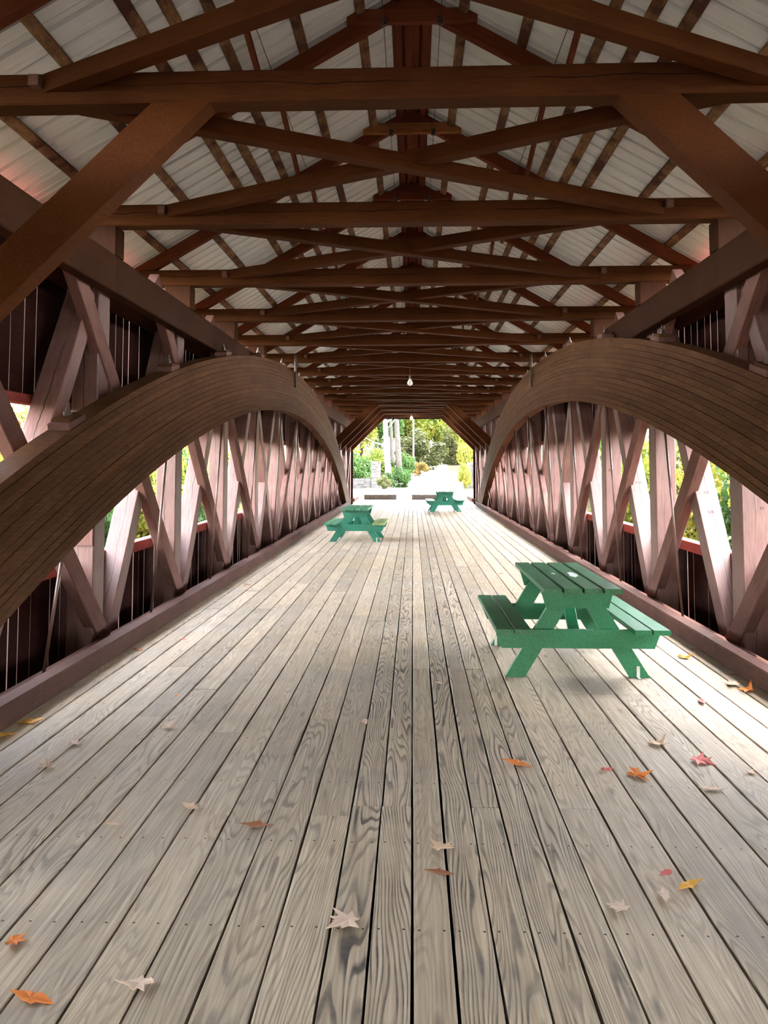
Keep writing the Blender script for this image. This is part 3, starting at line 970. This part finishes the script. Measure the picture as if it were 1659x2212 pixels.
for key, mt in (('green', LEAF_GREEN), ('yellow', LEAF_YELLOW), ('orange', LEAF_ORANGE), ('olive', LEAF_OLIVE)):
    CROWN[key] = [crown_mesh('crown', 11 + i * 7 + len(key), 1.0, 1.0, 7500, 0.085, mt, blobs=34) for i in range(2)]
BUSH = {}
for key, mt in (('green', LEAF_GREEN), ('yellow', LEAF_YELLOW), ('olive', LEAF_OLIVE), ('orange', LEAF_ORANGE)):
    BUSH[key] = crown_mesh('foliage', 31 + len(key), 1.0, 1.0, 6000, 0.10, mt, blobs=22)
def tree(x, y, h, r, key, label, group, bark=BARK, trunk_r=0.13, name='tree', crown_frac=0.62, base=None):
    z = ground_z(x, y) - 0.05 if base is None else base
    root = empty(name, (x, y, z), random.uniform(0, 6))
    tag(root, label, 'tree', group)
    lean = (random.uniform(-0.25, 0.25), random.uniform(-0.25, 0.25))
    top = h * 0.86
    pts = [(x + lean[0] * t * t, y + lean[1] * t * t, z + top * t) for t in (0, 0.25, 0.5, 0.75, 1.0)]
    MB().tube(pts, [trunk_r * (1.15 - 0.85 * t) for t in (0, 0.25, 0.5, 0.75, 1.0)], 9).build('trunk', bark, root, smooth=True)
    for b in range(3):
        t = 0.45 + 0.14 * b
        a = random.uniform(0, 6.28)
        p = Vector((x + lean[0] * t * t, y + lean[1] * t * t, z + top * t))
        e = p + Vector((math.cos(a) * r * 0.7, math.sin(a) * r * 0.7, r * 0.5))
        MB().tube([p, (p + e) / 2 + Vector((0, 0, 0.1)), e], [trunk_r * 0.45, trunk_r * 0.3, trunk_r * 0.12], 6).build('branch', bark, root, smooth=True)
    ch = h * crown_frac / 2
    M = T(x + lean[0] * 0.8, y + lean[1] * 0.8, z + h - ch) @ Matrix.Rotation(random.uniform(0, 6), 4, 'Z') @ Matrix.Diagonal((r, r, ch, 1))
    link('crown', random.choice(CROWN[key]), None, root, M)
    return root
def bush(x, y, r, h, key, label, group, dz=0.0):
    z = ground_z(x, y)
    root = empty('shrub', (x, y, z))
    tag(root, label, 'shrub', group)
    M = T(x, y, z + h * 0.42 + dz) @ Matrix.Rotation(random.uniform(0, 6), 4, 'Z') @ Matrix.Diagonal((r, r, h * 0.58, 1))
    link('foliage', BUSH[key], None, root, M)
    st = MB()
    for q in range(1):
        st.tube([(x, y, z - 0.1), (x + 0.05, y, z + h * 0.5)], [0.05, 0.02], 6)
    st.build('stem', BARK, root)

# trees along both sides, seen through the window openings
keys = ['yellow', 'green', 'yellow', 'olive', 'yellow', 'orange', 'green', 'yellow']
for side, word in ((-1, 'left'), (1, 'right')):
    y = 0.0; i = 0
    CW = {'yellow': 'yellow-green', 'green': 'dark green', 'olive': 'olive', 'orange': 'orange-tinged'}
    while y < 46:
        key = keys[(i + (3 if side > 0 else 0)) % len(keys)]
        x = side * random.uniform(9.5, 11.0)
        tree(x, y, random.uniform(6.2, 7.2) + (1.5 if side > 0 and y < 13 else 0), 2.0, key, f'{CW[key]} tree glimpsed through the {word} window openings', f'trees outside the {word} openings', base=-3.6, crown_frac=0.9)  # near right trees made taller to cut window light on the floor
        if i % 2 == 0:
            key = keys[(i + 2) % 8]
            tree(side * random.uniform(15.5, 17), y + 1.0, random.uniform(6.4, 7.4), 2.9, key, f'taller {CW[key]} tree further off beyond the {word} window openings', f'trees outside the {word} openings', base=-2.4, crown_frac=0.86, trunk_r=0.2)
        y += random.uniform(3.6, 4.0); i += 1
for i, (x, y, h) in enumerate(((-7, -10, 11), (7.0, -11, 12), (-3.6, -15, 13), (3.4, -16.5, 13), (0.2, -22, 14), (-9, -19, 14), (9, -20, 14))):  # unseen trees added behind the viewer to dim light entering the near portal
    tree(x, y, h, 3.3, ('green', 'olive')[i % 2], ('dark green', 'olive')[i % 2] + ' tree added unseen behind the viewer to dim the near portal', 'trees added behind the viewer', trunk_r=0.2, crown_frac=0.95)
# woods beyond the far portal
back = [(-16, 78, 12, 3.6, 'yellow'), (-10.5, 84, 14, 4.0, 'green'), (-6.5, 96, 15, 4.2, 'yellow'), (-13, 66, 9, 3.0, 'green'), (-2.5, 118, 15, 4.5, 'yellow'), (2.5, 128, 16, 4.6, 'green'),
        (8.5, 118, 15, 4.5, 'olive'), (11, 98, 13, 3.8, 'orange'), (14, 82, 12, 3.6, 'yellow'), (20, 74, 12, 3.6, 'yellow'), (-22, 92, 14, 4.2, 'olive'), (-30, 80, 13, 4, 'yellow'), (26, 92, 14, 4.2, 'green'),
        (-11, 108, 16, 4.6, 'yellow'), (5, 112, 12, 4.0, 'yellow'), (16, 110, 15, 4.4, 'green'), (-6.0, 74, 8.5, 2.6, 'yellow'), (-19, 60, 10, 3.2, 'orange'),
        (-3.8, 88, 11, 3.0, 'green'), (0.2, 103, 12, 3.6, 'yellow'), (3.6, 100, 10, 3.2, 'green'), (6.6, 86, 10, 3.0, 'yellow'), (9.6, 74, 9, 2.7, 'green'), (-8.5, 70, 9.5, 2.8, 'green'), (-5.0, 104, 13, 4.2, 'yellow'), (6.5, 104, 13, 4.2, 'green'), (-0.5, 94, 9, 2.6, 'yellow'), (10.5, 86, 11, 3.4, 'yellow'), (-9.5, 94, 13, 4.0, 'olive'), (-2.0, 140, 18, 6, 'green'), (8, 145, 18, 6, 'olive'), (-12, 135, 18, 6, 'green'), (18, 135, 18, 6, 'green')]
for x, y, h, r, key in back:
    tree(x, y, h, r * 1.2, key, f'{ {"yellow": "yellow-green", "green": "deep green", "olive": "olive green", "orange": "orange-tinged"}[key] } {"tall " if h > 12 else "low "}tree in the woods {"left of" if x < -4 else "right of" if x > 6 else "behind the bend of"} the road beyond the portal', 'woods beyond the portal', trunk_r=0.2, crown_frac=0.8)
# birch and its neighbours seen through the portal
def bare_trunk(x, y, h, r, mat, label, branches, name='birch_tree'):
    z = ground_z(x, y) - 0.05
    root = empty(name, (x, y, z))
    tag(root, label, 'tree', 'trunks beyond the portal')
    ts = (0, 0.2, 0.4, 0.6, 0.8, 1.0)
    pts = [(x - 0.5 * t, y, z + h * t) for t in ts]
    MB().tube(pts, [r * (1.2 - 0.7 * t) for t in ts], 12).build('trunk', mat, root, smooth=True)
    for (t, dx, dz, br) in branches:
        p = Vector((x - 0.5 * t, y, z + h * t))
        MB().tube([p, p + Vector((dx * 0.5, -0.2, dz * 0.35)), p + Vector((dx, -0.4, dz))], [br, br * 0.7, br * 0.35], 7).build('branch', mat, root, smooth=True)
    M = T(x - 0.4, y + 0.5, z + h * 0.95) @ Matrix.Diagonal((2.6, 2.6, 2.4, 1))
    link('crown', CROWN['yellow'][0], None, root, M)
bare_trunk(-1.75, 56, 8.5, 0.21, BIRCH, 'white-barked birch with a side branch, left of the road beyond the portal', [(0.36, -1.9, 0.8, 0.07), (0.55, 1.0, 1.3, 0.09), (0.5, 0.9, 1.1, 0.05)])
bare_trunk(-1.15, 66, 10, 0.24, BARK, 'grey straight trunk just behind the white birch', [(0.5, 0.8, 1.5, 0.07)], 'tall_tree')
bare_trunk(-1.85, 72, 10, 0.17, BARK, 'slim grey trunk behind the birch and the grey trunk', [(0.6, -0.8, 1.2, 0.05)], 'tall_tree')
# utility pole
zp = ground_z(0.05, 74)
pr = empty('utility_pole', (0.05, 74, zp)); tag(pr, 'thin pale utility pole standing at the road beyond the portal', 'pole')
MB().tube([(0.05, 74, zp - 0.1), (0.05, 74, zp + 9.5)], [0.11, 0.08], 10).build('shaft', POLE, pr, smooth=True)
MB().box(-0.7, 0.8, 73.85, 73.95, zp + 8.6, zp + 8.72).build('crossarm', POLE, pr)
pr = empty('utility_pole', (4.25, 66, ground_z(4.25, 66))); tag(pr, 'second slim grey pole, among the bushes right of the road', 'pole')
MB().tube([(4.25, 66, ground_z(4.25, 66) - 0.1), (4.25, 66, ground_z(4.25, 66) + 6.5)], [0.1, 0.07], 10).build('shaft', POLE, pr, smooth=True)
# shrubs beyond the portal
for x, y, r, h, key, lab in ((0.6, 80, 3.0, 4.2, 'olive', 'big rounded olive shrub at the road bend'), (-1.0, 68, 1.5, 2.2, 'green', 'green shrub beside the grey trunk'),
        (-4.6, 60, 2.0, 2.6, 'green', 'pale green shrub behind the stone wall'), (-3.3, 66, 1.8, 2.6, 'yellow', 'yellow-green shrub between wall and birch'), (-1.0, 55, 1.1, 1.5, 'green', 'low green shrub at the birch foot'),
        (-6.6, 62, 2.2, 3.0, 'yellow', 'yellow-green shrub at the far left of the portal view'), (0.6, 71, 1.2, 1.2, 'orange', 'low orange shrub at the road edge by the pole'),
        (4.1, 57, 1.15, 4.0, 'yellow', 'tall bright yellow-green shrub right of the road'), (3.45, 52, 0.6, 1.7, 'yellow', 'low yellow-green shrub by the right stone pillar'), (5.6, 62, 1.8, 5.6, 'yellow', 'big yellow shrub behind the right stone pillar'),
        (6.2, 72, 2.0, 3.4, 'green', 'green shrub further up the right verge'), (4.9, 92, 2.6, 4.5, 'olive', 'olive shrub where the road vanishes right'), (-1.95, 52, 0.55, 0.9, 'olive', 'small olive shrub beside the left stone pillar'), (2.6, 97, 2.2, 6.5, 'yellow', 'tall yellow-green thicket where the road bends')):
    bush(x, y, r, h, key, lab, 'shrubs beyond the portal')

# stone gate pillars and low wall
def stone_mesh(seed):
    rr = random.Random(seed)
    m = MB()
    vs_ = []
    for (a, b, c) in ((-1, -1, -1), (1, -1, -1), (1, 1, -1), (-1, 1, -1), (-1, -1, 1), (1, -1, 1), (1, 1, 1), (-1, 1, 1)):
        vs_.append((a * 0.5 * rr.uniform(0.82, 1), b * 0.5 * rr.uniform(0.82, 1), c * 0.5 * rr.uniform(0.8, 1)))
    return m.add(vs_, [(0, 3, 2, 1), (4, 5, 6, 7), (0, 1, 5, 4), (1, 2, 6, 5), (2, 3, 7, 6), (3, 0, 4, 7)]).mesh('stone', STONE)
ST = [stone_mesh(i) for i in range(8)]
def stonework(name, x0, x1, y0, y1, h, label, cat, sx=0.32):
    zb = ground_z((x0 + x1) / 2, (y0 + y1) / 2) - 0.05
    root = empty(name, ((x0 + x1) / 2, (y0 + y1) / 2, zb))
    tag(root, label, cat)
    MB().box(x0 + 0.06, x1 - 0.06, y0 + 0.06, y1 - 0.06, zb, zb + h - 0.05).build('mortar_core', STONE, root)
    z = zb
    while z < zb + h - 0.02:
        hh = random.uniform(0.13, 0.21)
        x = x0
        while x < x1 - 0.02:
            w = min(random.uniform(0.7, 1.3) * sx, x1 - x)
            d = y1 - y0
            link('stone', random.choice(ST), None, root, T(x + w / 2, (y0 + y1) / 2 + random.uniform(-0.02, 0.02), z + hh / 2) @ Matrix.Diagonal((w * 1.08, d * 1.04, hh * 1.1, 1)))
            x += w
        z += hh
stonework('stone_pillar', -2.95, -2.30, 54.0, 54.65, 1.75, 'grey stone gate pillar left of the road beyond the portal', 'pillar', 0.33)
stonework('stone_pillar', 3.80, 4.45, 53.5, 54.15, 1.75, 'grey stone gate pillar right of the road, half behind shrubs', 'pillar', 0.35)
stonework('stone_wall', -6.6, -2.97, 54.1, 54.55, 0.62, 'low rubble stone wall running left from the pillar', 'wall', 0.45)

# ------------------------------------------------------------------ fallen leaves
def leaf_mesh(kind, seed, mat):
    rr = random.Random(seed)
    m = MB()
    if kind == 'maple':
        angs = [(-90, 0.28), (-50, 0.5), (-28, 0.32), (8, 0.85), (28, 0.42), (48, 0.72), (66, 0.45), (90, 1.0), (114, 0.45), (132, 0.72), (152, 0.42), (172, 0.85), (208, 0.32), (230, 0.5)]
    else:
        angs = [(-90, 0.9), (-60, 0.42), (-20, 0.36), (10, 0.30), (40, 0.42), (65, 0.5), (90, 1.0), (115, 0.5), (140, 0.42), (170, 0.30), (200, 0.36), (240, 0.42)]
    pts = []
    for a, r_ in angs:
        q = r_ * rr.uniform(0.62, 1.15)
        x, y = q * math.cos(R(a)), q * math.sin(R(a))
        pts.append((x, y, 0.55 * rr.uniform(-0.15, 1) * (abs(x) ** 1.4) + 0.10 * abs(y) * rr.uniform(0, 1) + 0.03))
    n = len(pts)
    up = 0.035
    vs_ = [(0, 0, 0.02)] + pts + [(0, 0, 0.02 + up)] + [(a, b, c + up) for a, b, c in pts]
    fs = []
    for j in range(n):
        k = (j + 1) % n
        fs.append((0, 1 + k, 1 + j)); fs.append((n + 1, n + 2 + j, n + 2 + k)); fs.append((1 + j, 1 + k, n + 2 + k, n + 2 + j))
    m.add(vs_, fs)
    return m.mesh('leaf', mat)
LM = {}
def get_leaf(kind, colour, v):
    key = (kind, colour, v)
    if key not in LM: LM[key] = leaf_mesh(kind, hash((len(kind), len(colour), v)) % 9999 + v * 13, DRY[colour])
    return LM[key]
def fallen(x, y, size, colour, kind, label, group=None, z=0.003, tilt=0.12):
    root = link('fallen_leaf', get_leaf(kind, colour, random.randint(0, 3)), None, None,
             T(x, y, z) @ Matrix.Rotation(random.uniform(0, 6.28), 4, 'Z') @ Matrix.Rotation(random.uniform(-tilt, tilt), 4, 'X') @ Matrix.Diagonal((size, size, size, 1)))
    tag(root, label, 'leaf', group or 'fallen leaves on the planks')
    return root
big = [(0.556, 4.218, 0.06, 'orange', 'oval', 'bright orange oak leaf on the planks in front of the nearest table'), (1.148, 4.087, 0.06, 'orange', 'maple', 'curled orange-tan maple leaf between the pink leaf and the red leaf'),
       (1.538, 4.299, 0.06, 'pink', 'maple', 'red maple leaf on the pale planks at right'), (1.007, 4.16, 0.036, 'pink', 'maple', 'small pink leaf left of the orange-tan maple leaf'),
       (1.413, 4.542, 0.06, 'tan', 'maple', 'tan maple leaf beyond the red maple leaf'), (-0.231, 2.776, 0.06, 'pale', 'maple', 'pale pinkish maple leaf on the dark-grained plank near the bottom'),
       (-0.848, 2.427, 0.05, 'pale', 'maple', 'pale maple leaf on a plank joint at bottom left'), (1.049, 3.052, 0.04, 'gold', 'oval', 'golden leaf caught at a plank gap at lower right'),
       (0.752, 2.889, 0.04, 'pale', 'maple', 'pale small leaf below the golden leaf'), (-1.493, 4.718, 0.055, 'pale', 'maple', 'pale curled leaf on the left planks'),
       (-1.94, 4.098, 0.045, 'tan', 'maple', 'tan leaf near the left frame edge'), (-1.93, 4.42, 0.04, 'pale', 'maple', 'small pale leaf beyond the tan leaf near the left frame edge'),
       (-1.151, 2.35, 0.045, 'orange', 'oval', 'orange-brown leaf in the bottom left corner'), (-1.346, 2.617, 0.04, 'orange', 'maple', 'rusty leaf at the left edge above the corner leaf'),
       (0.108, 3.297, 0.05, 'tan', 'maple', 'tan leaf lying at the wide plank gap in the middle'), (0.102, 3.105, 0.04, 'brown', 'oval', 'dark red leaf stuck in the wide middle plank gap'),
       (0.983, 3.131, 0.032, 'pink', 'oval', 'small pink-red leaf above the golden leaf'), (0.93, 2.98, 0.035, 'pale', 'oval', 'pale narrow leaf left of the golden leaf'), (1.454, 3.936, 0.04, 'tan', 'oval', 'tan narrow leaf right of the orange-tan maple leaf'),
       (-1.033, 3.633, 0.045, 'tan', 'oval', 'tan twisted leaf by a plank end joint'), (-0.695, 3.467, 0.05, 'brown', 'oval', 'reddish-brown narrow leaf across a plank gap'), (-1.346, 3.455, 0.03, 'tan', 'oval', 'little tan leaf on the left planks'),
       (2.38, 5.62, 0.065, 'orange', 'maple', 'orange maple leaf against right kerb'), (2.33, 5.75, 0.06, 'tan', 'maple', 'tan maple leaf beside the orange one against right kerb'), (2.25, 6.55, 0.06, 'gold', 'maple', 'golden-tan leaf by right kerb just beyond the table'),
       (-2.38, 4.78, 0.07, 'gold', 'oval', 'large golden curled leaf against left kerb'), (-2.40, 4.55, 0.05, 'gold', 'maple', 'smaller golden leaf in front of the large one at left kerb'),
       (-0.30, 4.85, 0.04, 'pale', 'oval', 'pale grey leaf by the middle planks'), (1.95, 5.35, 0.045, 'pink', 'oval', 'pinkish leaf lying off right kerb'), (1.75, 4.15, 0.03, 'tan', 'maple', 'small tan leaf at the right frame edge')]
for x, y, s, c, k, lab in big:
    fallen(x, y, s * 1.7, c, k, lab)
rr = random.Random(5)
for i in range(46):
    side = rr.choice((-1, 1))
    y = rr.uniform(5.2, 31)
    x = side * (2.43 - abs(rr.gauss(0, 0.07)))
    c, k = rr.choice(['orange', 'tan', 'brown', 'orange', 'gold']), rr.choice(['maple', 'oval'])
    far = 'near stretch' if y < 10 else 'middle stretch' if y < 19 else 'far stretch'
    fallen(x, y, rr.uniform(0.04, 0.075), c, k, f'small {c} {"lobed" if k == "maple" else "narrow"} leaf blown against the {far} of the ' + ('left' if side < 0 else 'right') + ' kerb', 'leaves along the kerbs')
for i in range(34):
    x, y = rr.uniform(-2.3, 2.3), rr.uniform(5, 20)
    c, k = rr.choice(['tan', 'pale', 'pale', 'pink', 'orange']), rr.choice(['maple', 'oval'])
    where = 'left' if x < -0.8 else 'right' if x > 0.8 else 'middle'
    far = 'before' if y < 9.5 else 'beyond'
    fallen(x, y, rr.uniform(0.03, 0.055), c, k, f'small {c} {"lobed" if k == "maple" else "narrow"} leaf on the {where} planks, {far} mid-bridge', 'scattered floor leaves')
# bits of leaf litter, too small to count
m = MB()
for i in range(1500):
    if i < 900:
        side = rr.choice((-1, 1)); x = side * (2.455 - abs(rr.gauss(0, 0.035))); y = rr.choice((rr.uniform(4, 30), rr.gauss(10.4 if side < 0 else 8.0, 1.2), rr.gauss(22, 3)))
    else:
        x, y = rr.uniform(-2.4, 2.4), rr.uniform(2.2, 9)
    s = rr.uniform(0.004, 0.013) * (1 if i < 900 else 0.45)
    a = rr.uniform(0, 3.14); ca, sa = math.cos(a) * s, math.sin(a) * s
    m.add([(x - ca, y - sa, 0.004), (x + sa * 0.6, y - ca * 0.6, 0.006), (x + ca, y + sa, 0.004 + rr.uniform(0, 0.006)), (x - sa * 0.6, y + ca * 0.6, 0.006)], [(0, 1, 2, 3)])
tag(m.build('leaf_litter', DRY['tan']), 'crumbled leaf litter along the kerbs and in the plank joints', 'litter', kind='stuff')
